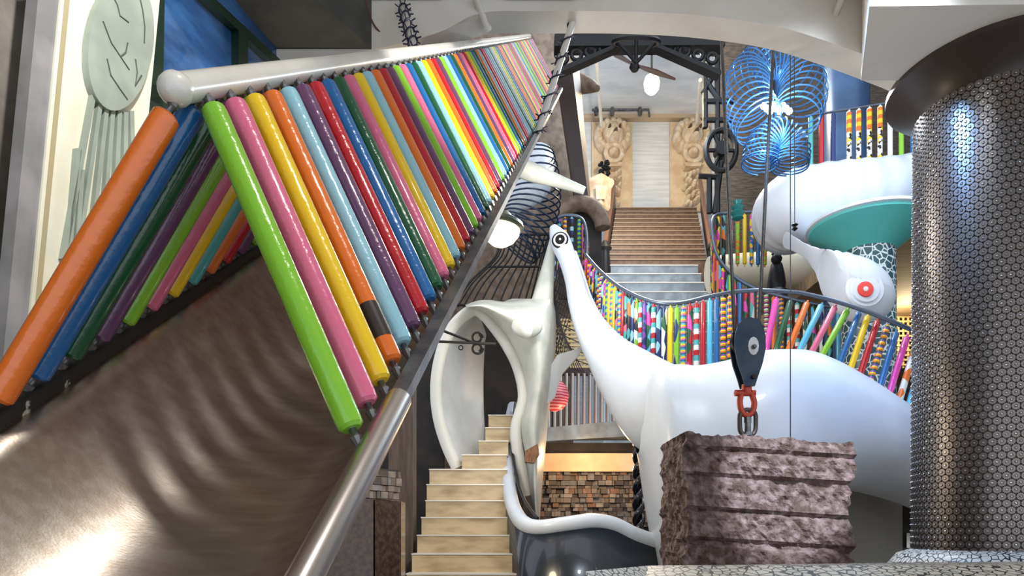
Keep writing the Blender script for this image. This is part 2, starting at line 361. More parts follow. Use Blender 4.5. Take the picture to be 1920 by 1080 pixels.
# ================================================================= granite block, pulley, cables
def rough_block():
    x0, x1, y0, y1, z0, z1 = .955, 1.885, 3.8, 4.37, EYE-.42, EYE+.53
    bm = bmesh.new(); bmesh.ops.create_cube(bm, size=1)
    bmesh.ops.subdivide_edges(bm, edges=bm.edges[:], cuts=44, use_grid_fill=True)
    from mathutils import noise
    for v in bm.verts:
        u = v.co.copy(); p = Vector((x0+(u.x+.5)*(x1-x0), y0+(u.y+.5)*(y1-y0), z0+(u.z+.5)*(z1-z0)))
        n1 = noise.noise(p*5); n2 = noise.noise(p*16+Vector((7, 0, 0))); n3 = noise.noise(p*40)
        amt = .012*n1+.012*n2+.008*n3
        if u.y < -.49:
            zz = p.z-EYE          # grooves tilt with the block
            gv = min(abs(zz-q) for q in (.29, .105, -.07, -.235, .44))
            p.y -= .02+amt*1.6
            if gv < .014: p.y += .03
        if abs(u.x) > .49: p.x += amt*2.2+(.025*noise.noise(Vector((p.z*5, 3, u.x)))) 
        if u.z > .49: p.z += amt*1.2
        p.z -= .065*(p.x-x0)
        v.co = p
    me = bpy.data.meshes.new('granite_block'); bm.to_mesh(me); bm.free(); me.materials.append(granite)
    return me
gb = thing('granite_block', (1.42, 4.08, EYE-.42), 'rough grooved red granite block hanging from pulley hook', 'stone block')
put('stone', rough_block(), gb)
pc = P(1400, 665, 4.08); px = 4.08/F
def PX(dx, dy, dep=0): return pc+Vector((dx*px, dep, -dy*px))
eb = MB(); eb.tube([PX(2, 152), PX(2, 120)], .018, 12).lathe([(.034, 0), (.034, .02)], PX(2, 152), 6)
eb.lathe([(.022, 0), (.022, .035)], PX(2, 128), 6).obj('eye_bolt', dark_steel, gb)
pu = thing('pulley_block', PX(0, 60), 'dark blue teardrop pulley block with red shackle above granite block', 'pulley')
tear = [(0, -66), (15, -62), (25, -50), (30, -30), (30, -8), (25, 18), (16, 44), (10, 62), (-8, 62), (-13, 44), (-22, 18), (-27, -8), (-27, -30), (-22, -50), (-12, -62)]
navy = mat('navy_painted_steel', (.012, .03, .06), .35, .4, (.03, .05, .08), 10)
for dep in (-.05, .035): MB().prism([PX(x, y, dep) for x, y in tear], (0, .015, 0)).obj('cheek_plate', navy, pu)
MB().lathe([(.085, 0), (.075, .02), (.085, .04)], PX(-3, -25, .022), 28, (0, -1, 0)).obj('sheave', black_iron, pu)
MB().prism([PX(7+10*math.cos(a*.5236), -12+17*math.sin(a*.5236), -.051) for a in range(12)], (0, -.003, 0)).obj('hub_plate', mat('pale_hub', (.6, .62, .65), .4), pu)
MB().lathe([(.015, 0), (.013, .02), (.006, .026)], PX(7, -10, -.05), 14, (0, -1, 0)).obj('hub_bolt', dark_steel, pu)
MB().lathe([(.014, 0), (.014, .02)], PX(7, 45, -.05), 6, (0, -1, 0)).obj('bolt', black_iron, pu)
redp = mat('red_shackle', (.5, .06, .03), .4, .2)
MB().tube([PX(x, y) for x, y in smooth_path([(-10, 72), (-13, 90), (-8, 108), (2, 114), (11, 106), (14, 90), (9, 72)], 5)], .018, 10).obj('shackle', redp, pu)
MB().tube([PX(-22, 72), PX(16, 72)], .02, 10).obj('shackle_pin', redp, pu); MB().tube([PX(0, 56), PX(0, 72)], .03, 10).obj('swivel', redp, pu)
MB().tube([PX(2+x, 125+y, 0) for x, y in smooth_path([(0, -22), (13, -16), (15, 0), (13, 20), (0, 26), (-13, 20), (-15, 0), (-13, -16)], 4, True)], .014, 8, True).obj('chain_link', mat('link_iron', (.09, .08, .07), .5, .7), pu)
rope = mat('wire_rope', (.012, .011, .01), .6, 0, (.04, .035, .03), 60)
for lab, pts, r in (('thick steel cable running up from left side of pulley', [P(1351, 30, 4.85), PX(-23, -40)], .011), ('thick steel cable running up from right side of pulley', [P(1453, 30, 4.85), PX(22, -45)], .011),
                    ('thin taut wire hanging straight down behind the granite block', [P(1482, 40, 4.9), P(1482, 870, 4.75)], .0035)):
    tag(MB().tube(pts, r, 10).obj('steel_cable', rope), lab, 'cable')
t = thing('hanging_wire', P(1490, 430, 4.7), 'fine wire ending in a small dark clip before the white tube', 'wire')
MB().tube([P(1489, 40, 4.9), P(1490, 425, 4.7)], .003, 6).obj('wire', rope, t)
MB().lathe([(.004, -.03), (.022, -.015), (.008, 0), (.024, .012), (.004, .028)], P(1490, 425, 4.7), 8).obj('clip', black_iron, t)

# ================================================================= white dinosaur
dn = thing('dinosaur_sculpture', P(1400, 900, 6.2), 'giant white long-necked dinosaur sculpture with round black eye', 'sculpture')
prof = [(1196, 745, 850, .15), (1208, 712, 880, .4), (1226, 690, 990, .55), (1250, 688, 1110, .62), (1275, 688, 1120, .64), (1300, 690, 1110, .66), (1350, 682, 1040, .7), (1420, 664, 985, .72), (1500, 668, 940, .72), (1580, 710, 918, .7), (1660, 762, 930, .66), (1740, 797, 957, .6), (1850, 850, 1010, .5), (1960, 905, 1060, .4)]
prof = smooth_path(prof, 6); rows = []
for (x, yt, yb, hd) in prof:
    YC = 6.2; a = P(x, yt, YC); c = P(x, yb, YC); mid = (a+c)/2; hz = (a.z-c.z)/2; row = []
    for j in range(33):
        an = 2*math.pi*j/32; s, co = math.sin(an), math.cos(an)
        row.append((mid.x, YC-hd*math.copysign(abs(s)**.8, s), mid.z+hz*math.copysign(abs(co)**.9, co)))
    rows.append(row)
MB().grid(rows).obj('body', dino_white, dn, True, 70)
nk = [(1036, 424, 8.3, 6), (1042, 436, 8.3, 13), (1050, 452, 8.3, 19), (1064, 485, 8.2, 17), (1077, 525, 8.0, 18), (1088, 570, 7.7, 22), (1108, 618, 7.4, 29), (1140, 665, 7.0, 41), (1185, 715, 6.6, 62), (1245, 770, 6.3, 85), (1310, 800, 6.2, 90)]
nk = smooth_path(nk, 7)
MB().tube([P(a, b, c) for a, b, c, d in nk], [d*c/F for a, b, c, d in nk], 28).obj('neck', dino_white, dn, True, 70)
rb = []
for i, (a, b, c, d) in enumerate(nk[20:62]):
    i += 20; a2, b2, c2, d2 = nk[i+1]; tx, ty = a2-a, b2-b; L = math.hypot(tx, ty)
    for k in range(2):
        f = k/2; x = a+tx*f+(ty/L)*d*.97; y = b+ty*f-(tx/L)*d*.97; q = P(x, y, c+(c2-c)*f)
        MB().lathe([(0.001, -.022), (.02, -.015), (.03, 0), (.02, .015), (0.001, .022)], q, 10, P(a2, b2, c2)-P(a, b, c)).obj('spine_ridge', dino_white, dn)
q = P(1050, 450, 8.3-.135)
for rad, dp, m in ((.1, 0, mat('eye_black', C['black'], .2)), (.085, .006, mat('eye_white', (.85, .85, .85), .3)), (.062, .012, MATS['eye_black']), (.014, .018, MATS['eye_white'])):
    MB().lathe([(rad, 0), (rad*.9, .012)], q+Vector((0, -dp, 0)), 28, (-.2, -1, 0)).obj('eye_ring', m, dn)

# ================================================================= railings of painted tubes
PATS = []
allc = [C[k] for k in ('red', 'yellow', 'blue', 'lime', 'pink', 'orange', 'sky', 'violet', 'white', 'black', 'teal', 'magenta', 'cyan', 'navy', 'forest')]
for i in range(26):
    cs = random.sample(allc, random.choice((2, 3, 3, 4))); kd = random.choice(('wave', 'vor', 'vor'))
    PATS.append(pattern('painted_pattern_%d' % i, cs, random.choice((2, 3, 5)) if kd == 'wave' else random.choice((14, 20, 28)), kd, (1, 1, 1) if kd == 'wave' else (1, 1, random.choice((.3, .6, 1)))))
for k in ('lime', 'pink', 'yellow', 'orange', 'blue', 'red', 'cyan'): PATS.append(paint(k))
checker = pattern('checker_pattern', [C['white'], C['black'], C['white'], C['yellow'], C['white']], 30, 'vor')
def balusters(root, tops, bots, r, mats=None):
    for i, (a, c) in enumerate(zip(tops, bots)):
        a = Vector(a); c = Vector(c); m = (mats[i % len(mats)] if mats else random.choice(PATS)); L = (a-c).length
        me = MB().lathe([(r*.4, -.03), (r*.4, .0), (r*.9, .003), (r, .015), (r, L-.015), (r*.9, L-.003), (r*.4, L), (r*.4, L+.03)], n=10).mesh('baluster', m)
        put('baluster', me, root, between(c, a))
def resample(pts, n):
    pts = [Vector(p) for p in pts]; L = [0]
    for a, b in zip(pts, pts[1:]): L.append(L[-1]+(b-a).length)
    out = []
    for i in range(n):
        s = L[-1]*(i+.5)/n; k = max(j for j in range(len(L)) if L[j] <= s); k = min(k, len(pts)-2)
        out.append(pts[k].lerp(pts[k+1], (s-L[k])/max(1e-6, L[k+1]-L[k])))
    return out
def P3(seq): return [P(*q) for q in seq]
# main railing, left part (upright balusters)
ra = thing('painted_railing', P(1250, 690, 6.6), 'curved handrail with many hand-painted upright tubes along the dinosaur neck', 'railing')
railtop = smooth_path([(1098, 478, 8.2), (1125, 508, 7.8), (1160, 537, 7.4), (1200, 558, 7.1), (1240, 569, 6.9), (1280, 568, 6.8), (1330, 556, 6.7), (1375, 547, 6.6)], 8)
railbot = smooth_path([(1098, 572, 8.2), (1122, 615, 7.8), (1158, 645, 7.4), (1200, 672, 7.1), (1240, 688, 6.9), (1280, 690, 6.8), (1330, 684, 6.7), (1375, 672, 6.6)], 8)
def hrail(root, path, r, m): MB().tube(P3(path), r, 10).obj('handrail', m, root)
railsteel = mat('rail_steel', (.12, .15, .2), .3, .8)
hrail(ra, railtop+smooth_path([(1375, 547, 6.6), (1430, 544, 6.5), (1500, 549, 6.4)], 4), .02, railsteel)
balusters(ra, resample(P3([(x, y+8, z) for x, y, z in railtop]), 39), resample(P3(railbot), 39), .028)
# right part: leaning balusters
rb = thing('painted_railing', P(1560, 740, 6.4), 'handrail descending behind the gear pillar with slanted painted tubes', 'railing')
hrail(rb, smooth_path([(1500, 549, 6.4), (1560, 563, 6.3), (1620, 582, 6.2), (1680, 606, 6.1), (1750, 636, 6.0)], 6), .02, railsteel)
tops = [(1455, 552), (1482, 555), (1513, 558), (1540, 562), (1565, 566), (1588, 572), (1610, 577), (1627, 583), (1645, 592), (1663, 602), (1680, 613), (1700, 622), (1718, 634), (1735, 648), (1748, 690)]
bots = [(1436, 660), (1455, 658), (1476, 663), (1494, 668), (1515, 674), (1533, 682), (1568, 700), (1588, 712), (1606, 724), (1626, 732), (1645, 742), (1663, 752), (1682, 764), (1700, 775), (1716, 784)]
m2 = ['magenta', 'forest', 'orange', 'cyan', 'pink', 'lime', 'blue', 'yellow', 'red', None, 'blue', 'magenta', None, 'cyan', None]
balusters(rb, [P(x, y+11, 6.4-.02*i) for i, (x, y) in enumerate(tops)], [P(x, y, 6.3-.02*i) for i, (x, y) in enumerate(bots)], .03, [paint(k) if k else random.choice(PATS[:26]) for k in m2])
# railing behind, looping by the stairs
rc = thing('painted_railing', P(1380, 560, 9.5), 'curling railing of painted tubes beside the grey steps, right side', 'railing')
lp = smooth_path([(1440, 398, 9.8), (1400, 398, 10), (1360, 400, 10.1), (1338, 408, 10), (1336, 440, 9.8), (1345, 480, 9.5), (1370, 512, 9.2), (1410, 538, 9.0), (1480, 560, 8.8), (1580, 580, 8.6)], 6)
hrail(rc, lp, .025, railsteel)
lt = resample(P3([(x, y+5, z) for x, y, z in lp]), 38); balusters(rc, lt, [Vector((p.x, p.y, p.z-.72)) for p in lt], .03)
rd = thing('painted_railing', P(1060, 480, 9.5), 'small arched railing of painted tubes beside the dinosaur head', 'railing')
lp = smooth_path([(1040, 432, 9.2), (1045, 410, 9.3), (1070, 404, 9.4), (1092, 412, 9.4), (1100, 440, 9.2), (1100, 478, 8.9)], 6)
hrail(rd, lp, .022, railsteel); lt = resample(P3([(x, y+5, z) for x, y, z in lp]), 14); balusters(rd, lt, [Vector((p.x, p.y, p.z-.65)) for p in lt], .028)
re_ = thing('painted_railing', P(1640, 305, 9), 'upper railing of checkered and plain tubes above the white tube slide', 'railing')
hrail(re_, [(1510, 218, 8.6), (1560, 210, 8.6), (1730, 183, 8.6)], .014, railsteel)
xs = [1520, 1540, 1562, 1592, 1610, 1630, 1650, 1669, 1690, 1712]
balusters(re_, [P(x, 222-(x-1510)*.16, 8.6) for x in xs], [P(x, 318-(x-1510)*.11, 8.6) for x in xs], .03, [paint('teal'), paint('red'), paint('navy'), checker, checker, checker, checker, paint('white'), paint('lime'), paint('blue')])
for i, x in enumerate((1592, 1610, 1630, 1650)):
    a = P(x, 222-(x-1510)*.16, 8.6); c = a.copy(); c.z -= .27
    put('painted_tip', MB().lathe([(.031, 0), (.031, .25)], n=12).mesh('painted_tip', pattern('tip_%d' % i, [C['orange'], C['yellow']], 3, 'wave')), re_, between(c, a))

# ================================================================= whale with the stairs in its mouth
wh = thing('whale_sculpture', P(930, 990, 8.0), 'pale whale sculpture with open white mouth swallowing the marble steps', 'sculpture')
mouth = [(885, 582), (850, 612), (828, 660), (818, 720), (822, 780), (838, 835), (858, 878)]
rim_r = [(990, 930), (978, 880), (970, 840), (968, 800), (982, 745), (972, 690), (950, 645), (925, 610), (905, 588), (885, 582)]
lip = smooth_path([(x, y, 7.9) for x, y in rim_r+mouth[1:]], 6)
MB().tube(P3(lip), [.07]*len(lip), 14).obj('lip', mat('lip_white', (.74, .73, .68), .35), wh)
rows = []
ml = smooth_path(mouth, 5)
for i, (x, y) in enumerate(ml):
    row = []
    for j in range(13):
        t = j/12; xr = 918-12*math.sin(i/len(ml)*math.pi)+ (0 if i > 6 else (6-i)*-4)
        row.append(P(x+(xr-x)*t, y+(8*t if i < 8 else 0), 7.9+.75*math.sin(t*math.pi/2)))
    rows.append(row)
o = MB().grid(rows).obj('mouth_lining', whale_in, wh, True, 80); md = o.modifiers.new('t', 'SOLIDIFY'); md.thickness = .03
inner = smooth_path([(880, 578), (905, 585), (930, 608), (955, 645), (975, 690), (985, 745), (975, 800), (985, 860), (992, 920), (1000, 970)], 5)
outer = smooth_path([(872, 572), (905, 562), (955, 566), (1010, 560), (1040, 575), (1040, 680), (1030, 770), (1022, 850), (1016, 920), (1012, 975)], 5)
rows = []
for (a, b), (c, d) in zip(inner, outer):
    row = []
    for j in range(29):
        t = j/28
        if t < .75: s = t/.75; row.append(P(a+(c-a)*s, b+(d-b)*s, 7.95-.5*math.sin(s*math.pi)**.7+.1*s))
        else: s = (t-.75)/.25; row.append(P(c+(a+10-c)*s, d, 8.05+.5*s))
    rows.append(row)
MB().grid(rows).obj('head', whale_skin, wh, True, 80)
tl = smooth_path([(1010, 625, 8.1, 32), (1018, 560, 8.2, 20), (1028, 500, 8.4, 12), (1037, 440, 8.6, 4)], 6)
MB().tube(P3([q[:3] for q in tl]), [q[3]*q[2]/F for q in tl], 20).obj('tail_stock', whale_skin, wh, True, 80)
fp = [(1022, 760), (1030, 690), (1045, 665), (1095, 650), (1080, 672), (1055, 700), (1040, 745)]
MB().prism([P(x, y, 7.8) for x, y in fp], (0, .08, 0)).obj('fin', mat('fin_grey', (.35, .36, .38), .4), wh)
for i, (rx, ry, dp, m) in enumerate(((.17, .13, 0, whale_skin), (.085, .13, .06, mat('whale_eye', (.85, .85, .82), .15)))):
    q = P(988, 612, 7.42-dp*.3); MB().add([q+Vector((rx*math.cos(a)*math.sin(b), -.07*math.cos(b), ry*math.sin(a)*math.sin(b))) for b in [k*math.pi/16 for k in range(1, 9)] for a in [2*math.pi*k/24 for k in range(24)]], [(i*24+j, i*24+(j+1) % 24, (i+1)*24+(j+1) % 24, (i+1)*24+j) for i in range(7) for j in range(24)]+[tuple(range(24))]).obj('eye', m, wh, True, 80)
# stairs
st = thing('marble_stairs', (-.8, 6.6, 0), 'cream marble steps rising into the whale mouth', 'stairs')
RI, TR, Y0 = .18, .185, 6.6; zn0 = EYE+(990-1038)/F*Y0
lx = [772, 782, 790, 798, 800, 805, 866, 898, 910, 916]; rx = [966, 960, 955, 952, 950, 950, 950, 953, 957, 962]
for i in range(-2, 10):
    Y = Y0+TR*i; zt = zn0+RI*i; k = max(i, 0)
    xl = (lx[k]-960+(min(i, 0)*10))/F*Y; xr = (rx[k]-960+(-min(i, 0)*4))/F*Y
    sp = MB().box(xl, xr, Y+.012, Y+TR+.3, zt-RI if i > -2 else 0, zt-.012).obj('step', marble, st, False)
    MB().box(xl-.005, xr+.005, Y, Y+TR+.02, zt-.012, zt).obj('step_nosing', nosing, st, False)
# dark throat behind
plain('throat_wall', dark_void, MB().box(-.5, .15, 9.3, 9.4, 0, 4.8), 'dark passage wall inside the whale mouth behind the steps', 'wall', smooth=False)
# curved parapet
pw = thing('curved_parapet', P(1060, 1080, 6.2), 'glossy navy curved parapet with rounded white rim beside the steps', 'parapet wall')
pp = smooth_path([(962, 762, 9.2), (955, 800, 8.8), (951, 850, 8.2), (954, 905, 7.5), (962, 950, 6.9), (980, 980, 6.4), (1010, 990, 6.2), (1060, 984, 6.15), (1110, 978, 6.2), (1150, 984, 6.25), (1190, 1003, 6.3), (1232, 1018, 6.35)], 6)
pts = P3(pp); MB().tube(pts, [.075]*len(pts), 14).obj('rim', dino_white, pw)
fr = MB().grid([[Vector((p.x, p.y, p.z-.03)) for p in pts], [Vector((p.x, p.y, 0)) for p in pts]]).obj('parapet_face', mat('navy_gloss', (.012, .018, .03), .25, 0, coat=.5), pw)
md = fr.modifiers.new('t', 'SOLIDIFY'); md.thickness = .1; md.offset = 0
sr = thing('stair_rail', P(985, 950, 6.5), 'thin black curved railing between marble steps and whale body', 'railing')
rp = smooth_path([(966, 755, 9.0), (961, 800, 8.5), (962, 850, 7.9), (970, 900, 7.3), (985, 940, 6.8), (1008, 972, 6.35)], 6)
MB().tube(P3(rp), .016, 8).obj('handrail', black_iron, sr)
for p in resample(P3(rp), 12): MB().tube([p, p-Vector((0, 0, .28))], .008, 6).obj('picket', black_iron, sr)
# scroll bracket
sb = thing('scroll_bracket', P(820, 640, 6.6), 'black wrought-iron bracket with twin scrolls over the whale mouth', 'bracket')
MB().tube(P3([(815, 640, 6.6), (930, 645, 6.6)]), .013, 8).obj('bar', black_iron, sb); MB().tube(P3([(825, 618, 6.6), (895, 645, 6.6)]), .013, 8).obj('brace', black_iron, sb)
for sgn in (-1, 1): MB().tube([P(895+ (11-a*.6)*math.cos(a)*1.0, 643+sgn*(12+ (11-a*.6)*math.sin(a)-2), 6.6) for a in [k*.35 for k in range(22)]], .012, 8).obj('scroll', black_iron, sb)
MB().tube([P(864+4*math.cos(a*.63), 652+4*math.sin(a*.63), 6.6) for a in range(10)], .006, 6, True).obj('ring', black_iron, sb)

# ================================================================= wire cages and lamp
cg = thing('wire_cage_tunnel', P(960, 560, 8.9), 'black bent-wire climbing cage flaring behind the slide rail', 'climbing cage')
for i in range(26):
    a = math.pi*2*i/26; ca, sa = math.cos(a), math.sin(a)
    p = smooth_path([tuple(P(985+50*ca, 440, 9.2+.35*sa)), tuple(P(975+46*ca, 480, 9.2+.33*sa)), tuple(P(945+66*ca, 530, 9.2+.45*sa)), tuple(P(925+75*ca, 575, 9.2+.5*sa))], 5)
    MB().tube(p, .012, 6).obj('cage_wire', black_iron, cg)
for y, c, r in ((440, 985, 50), (500, 965, 52), (572, 926, 75)): MB().tube([P(c+r*math.cos(a*.2618), y, 9.2+r*.007*math.sin(a*.2618)) for a in range(24)], .016, 6, True).obj('cage_hoop', black_iron, cg)
arc = smooth_path([(965, 455, 9), (985, 430, 9), (998, 390, 9.0), (1000, 345, 9.1), (990, 300, 9.3)], 8)
for i, q in enumerate(arc):
    if i % 2: continue
    nx = arc[min(i+1, len(arc)-1)]; pv = arc[max(i-1, 0)]; t = (P(*nx)-P(*pv)).normalized(); u = Vector((0, 1, 0)); v = t.cross(u).normalized(); c = P(*q)
    MB().tube([c+(u*math.cos(a*.2618)+v*math.sin(a*.2618))*.36 for a in range(24)], .011, 6, True).obj('cage_hoop', mat('blue_black_wire', (.012, .03, .07), .35, .5), cg)
plain('white_tube_slide', dino_white, MB().tube(P3(smooth_path([(915, 385, 9.1), (960, 365, 9.1), (1000, 345, 9.3), (1010, 300, 9.8)], 6)), .24, 24), 'short white tube curving inside the black wire cage', 'tube')
ln = thing('net_cage', P(1060, 600, 8.6), 'black diamond wire net below the dinosaur head', 'netting')
for i in range(13):
    for sg in (0, 1):
        x0 = 1036+i*6; a = P(1034+i*6 if sg else 1036, 470+i*10 if not sg else 480, 8.7); c = P(1036+i*5, 700, 8.7) if not sg else P(1036, 500+i*16, 8.7)
        if (a-c).length > .1: MB().tube([a, c], .006, 5).obj('net_wire', black_iron, ln)
MB().tube([P(1036, 470, 8.7), P(1036, 806, 9.05)], .01, 6).obj('net_wire', black_iron, ln)
for i in range(10): MB().tube([P(1036, 500+i*20, 8.7), P(1036+45+i*3, 540+i*18, 8.7)], .006, 5).obj('net_wire', black_iron, ln)
lm = thing('dome_lamp', P(940, 440, 6.0), 'cream dome lamp with dark green cap beside the slide rail', 'lamp')
q = P(940, 424, 6.0); ax = Vector((-.12, 0, -1))
MB().lathe([(.17, 0), (.165, .06), (.13, .12), (.07, .165), (.01, .18)], q, 28, ax).obj('shade', mat('lamp_glass', (1, .9, .65), .4, emit=1.6), lm)
MB().lathe([(.02, -.13), (.06, -.12), (.1, -.08), (.19, -.03), (.2, 0), (.175, .02)], q, 28, ax).obj('cap', mat('green_enamel', (.03, .05, .04), .35), lm)
t = plain('white_fin', whale_skin, MB().tube(P3([(960, 308, 7.5), (995, 322, 7.5), (1075, 350, 7.5), (1096, 358, 7.5)]), [.1, .1, .05, .04], 10), 'tapered white beam end poking out beside the rollers', 'beam')

# ================================================================= blue slinky chandelier
sk = thing('coil_chandelier', P(1450, 200, 6.5), 'hanging chandelier of looping blue wire coils with glowing bulbs', 'chandelier')
bw = mat('blue_wire', (.06, .2, .45), .3, .7)
def coil(path, r, turns, name='coil'):
    pp_ = [P(*q) for q in smooth_path(path, 30)]; N = turns*20; out = []
    for i in range(N+1):
        f = i/N*(len(pp_)-1); k = min(int(f), len(pp_)-2); c = pp_[k].lerp(pp_[k+1], f-k); t = (pp_[k+1]-pp_[k]).normalized()
        u = Vector((.25, 1, .1)); u = (u-t*u.dot(t)).normalized(); v = t.cross(u); a = 2*math.pi*i/20
        out.append(c+(u*math.cos(a)+v*math.sin(a))*r*6.5/F)
    MB().tube(out, .0075, 5).obj(name, bw, sk)
coil([(1425, 235, 6.4), (1402, 190, 6.5), (1405, 150, 6.6), (1440, 125, 6.6), (1480, 135, 6.6), (1505, 170, 6.5), (1490, 225, 6.4)], 44, 30)
coil([(1425, 310, 6.5), (1432, 275, 6.5), (1458, 258, 6.5), (1482, 280, 6.5), (1480, 312, 6.5)], 34, 22)
coil([(1435, 70, 6.7), (1452, 105, 6.7), (1470, 130, 6.7)], 46, 9)
for i in range(9):
    MB().lathe([(.005, -.03), (.025, -.015), (.03, 0), (.02, .025), (.005, .035)], P(1432+i*6, 203+(i % 3)*5-4, 6.4+.05*(i % 2)), 12).obj('bulb', mat('bulb_glow', (1, .97, .9), .3, emit=9), sk)
MB().tube(P3([(1452, 60, 6.5), (1452, 200, 6.5)]), .01, 6).obj('stem', black_iron, sk)
light('POINT', 'chandelier_light', P(1455, 215, 6.1), 60, (.85, .93, 1), .1)

# ================================================================= white tube slide, fish, mosaic column
tb = thing('white_tunnel_slide', P(1560, 470, 8), 'large ribbed white tunnel slide curling beside the gear pillar', 'slide')
tp = smooth_path([(1830, 335, 8.8, .36), (1740, 343, 8.7, .36), (1640, 356, 8.6, .37), (1560, 368, 8.6, .4), (1505, 386, 8.7, .46), (1484, 400, 8.95, .48), (1482, 408, 9.2, .47), (1490, 416, 9.4, .4)], 14)
MB().tube(P3([q[:3] for q in tp]), [q[3]*(1+.018*math.sin(i*1.05)) for i, q in enumerate(tp)], 36).obj('tube', dino_white, tb, True, 80)
plain('lower_tube_slide', mat('cream_tube', (.8, .74, .58), .4), MB().tube(P3(smooth_path([(1330, 516, 11.2), (1400, 509, 11.2), (1480, 506, 11.2), (1560, 508, 11.3)], 6)), .29, 28), 'smaller cream tunnel slide passing behind the blue railing', 'slide')
mc = thing('mosaic_column', P(1628, 720, 9.2), 'column of broken mosaic with turquoise flared capital', 'column')
q = P(1628, 474, 8.0)
MB().lathe([(.295, -q.z), (.29, 0)], q, 40).obj('shaft', mosaic_big, mc)
MB().lathe([(.29, 0), (.31, .02), (.46, .14), (.645, .27), (.65, .3)], q, 48).obj('capital', mat('turquoise', (.1, .5, .48), .4), mc)
MB().lathe([(.65, .3), (.68, .31), (.68, .34)], q, 48).obj('capital_slab', dino_white, mc)
fs = thing('fish_sculpture', P(1600, 600, 8.4), 'white fish head sculpture with red eye wrapped on mosaic column', 'sculpture')
fr_ = smooth_path([(1474, 450, 8.5, 16, 14), (1506, 468, 8.0, 13, 12), (1536, 492, 7.5, 24, 24), (1560, 522, 7.3, 42, 50), (1595, 540, 7.25, 46, 62), (1630, 545, 7.25, 42, 57), (1660, 550, 7.28, 28, 38), (1677, 553, 7.3, 5, 7)], 7); rows = []
for i, (x, y, Y, hd, hh) in enumerate(fr_):
    c = P(x, y, Y); k = (1+.03*math.sin(i*1.7)) if i < 28 else 1
    rows.append([c+Vector((.35*hh*Y/F*math.sin(a*.2094)*-.4, -hd*Y/F*math.cos(a*.2094)*k, hh*Y/F*math.sin(a*.2094)*k)) for a in range(31)])
MB().grid(rows).obj('head', dino_white, fs, True, 80)
for rad, dp, m in ((.2, -.02, dino_white), (.15, 0, dino_white), (.085, .02, mat('red_eye', (.8, .06, .05), .3)), (.028, .03, mat('eye_pale', (.85, .7, .7), .3))):
    MB().lathe([(rad, 0), (rad*.92, .02), (rad*.5, .026)], P(1622, 543, 7.25-.25-dp), 28, (0, -1, .1)).obj('eye_ring', m, fs)
plain('blue_pillar', mat('blue_painted_column', (.04, .09, .2), .35, 0, (.06, .14, .3), 2), MB().lathe([(.32, 0), (.32, 9)], (P(1588, 300, 10.5).x, 10.5, 0), 40), 'dark blue round column behind the upper checkered railing', 'column')

# ================================================================= hall beyond: stairs, lions, trusses
us = thing('upper_stairs', P(1225, 560, 12.5), 'wide brown upper staircase climbing to the lion reliefs', 'stairs')
za, zb = P(0, 505, 14).z, P(0, 398, 17.5).z
for i in range(13):
    Y = 14+3.5*i/13; z1 = za+(zb-za)*(i+1)/13; xl, xr = P(1140+i*.9, 0, 14).x*1, P(1312-i*.2, 0, 14).x
    xl, xr = 1.97+.71*i/13, 3.75+.72*i/13
    MB().box(xl, xr+.25, Y, Y+3.5/13, 0, z1-.015).obj('step', stair_brown, us, False)
    MB().box(xl, xr+.25, Y-.015, Y+3.5/13, z1-.025, z1).obj('step_nosing', mat('tan_nosing', (.3, .22, .16), .5), us, False)
ls = thing('metal_stairs', P(1230, 560, 12.5), 'grey metal lower flight of steps below the brown staircase', 'stairs')
z0, z1_ = P(0, 690, 11.5).z, za
for i in range(10):
    Y = 11.6+2.4*i/10; z = z0+(z1_-z0)*(i+1)/10
    MB().box(1.55, 3.75, Y, Y+.24, 0, z-.015).obj('step', stair_metal, ls, False); MB().box(1.55, 3.75, Y-.015, Y+.24, z-.02, z).obj('step_nosing', nosing, ls, False)
for lab, x0, x1, x2, x3 in (('brown handrail panel on left side of upper stairs', 1105, 1135, 1138, 1156), ('brown handrail panel on right side of upper stairs', 1340, 1312, 1300, 1302)):
    t = thing('stair_balustrade', P(x1, 500, 14), lab, 'balustrade')
    sd = -1 if x0 < x1 else 1; a, c = P(0, 470, 13.9), P(0, 340, 17.4); a.x = 1.88 if sd < 0 else 4.06; c.x = 2.6 if sd < 0 else 4.8
    MB().tube([a, c], .05, 8).obj('handrail', mat('rail_wood', (.2, .09, .05), .35), t)
    MB().prism([a-Vector((0, 0, .05)), c-Vector((0, 0, .05)), c-Vector((0, 0, .75)), a-Vector((0, 0, .75))], (.04, 0, 0)).obj('panel', mat('perforated_panel', (.16, .08, .06), .5, .3, (.05, .03, .03), 30), t, False)
    MB().lathe([(.1, 0), (.12, .4), (.09, .8), (.14, .85), (.05, 1.0)], a-Vector((0, .1, .85)), 14).obj('newel_post', black_iron, t)
struct(MB().box(-6, 12, 18.5, 18.7, 0, EYE+11.2).obj('wall_back', wall_blue, None, False))
b = MB().box(-6, 12, 12, 18.7, EYE+11.1, EYE+11.3); struct(b.obj('trim_6', wall_blue, None, False))
b = MB().box(.5, 6, 18.3, 18.5, EYE+11.0, EYE+11.1); struct(b.obj('trim_7', mat('tan_beam', (.5, .4, .3), .6), None, False))
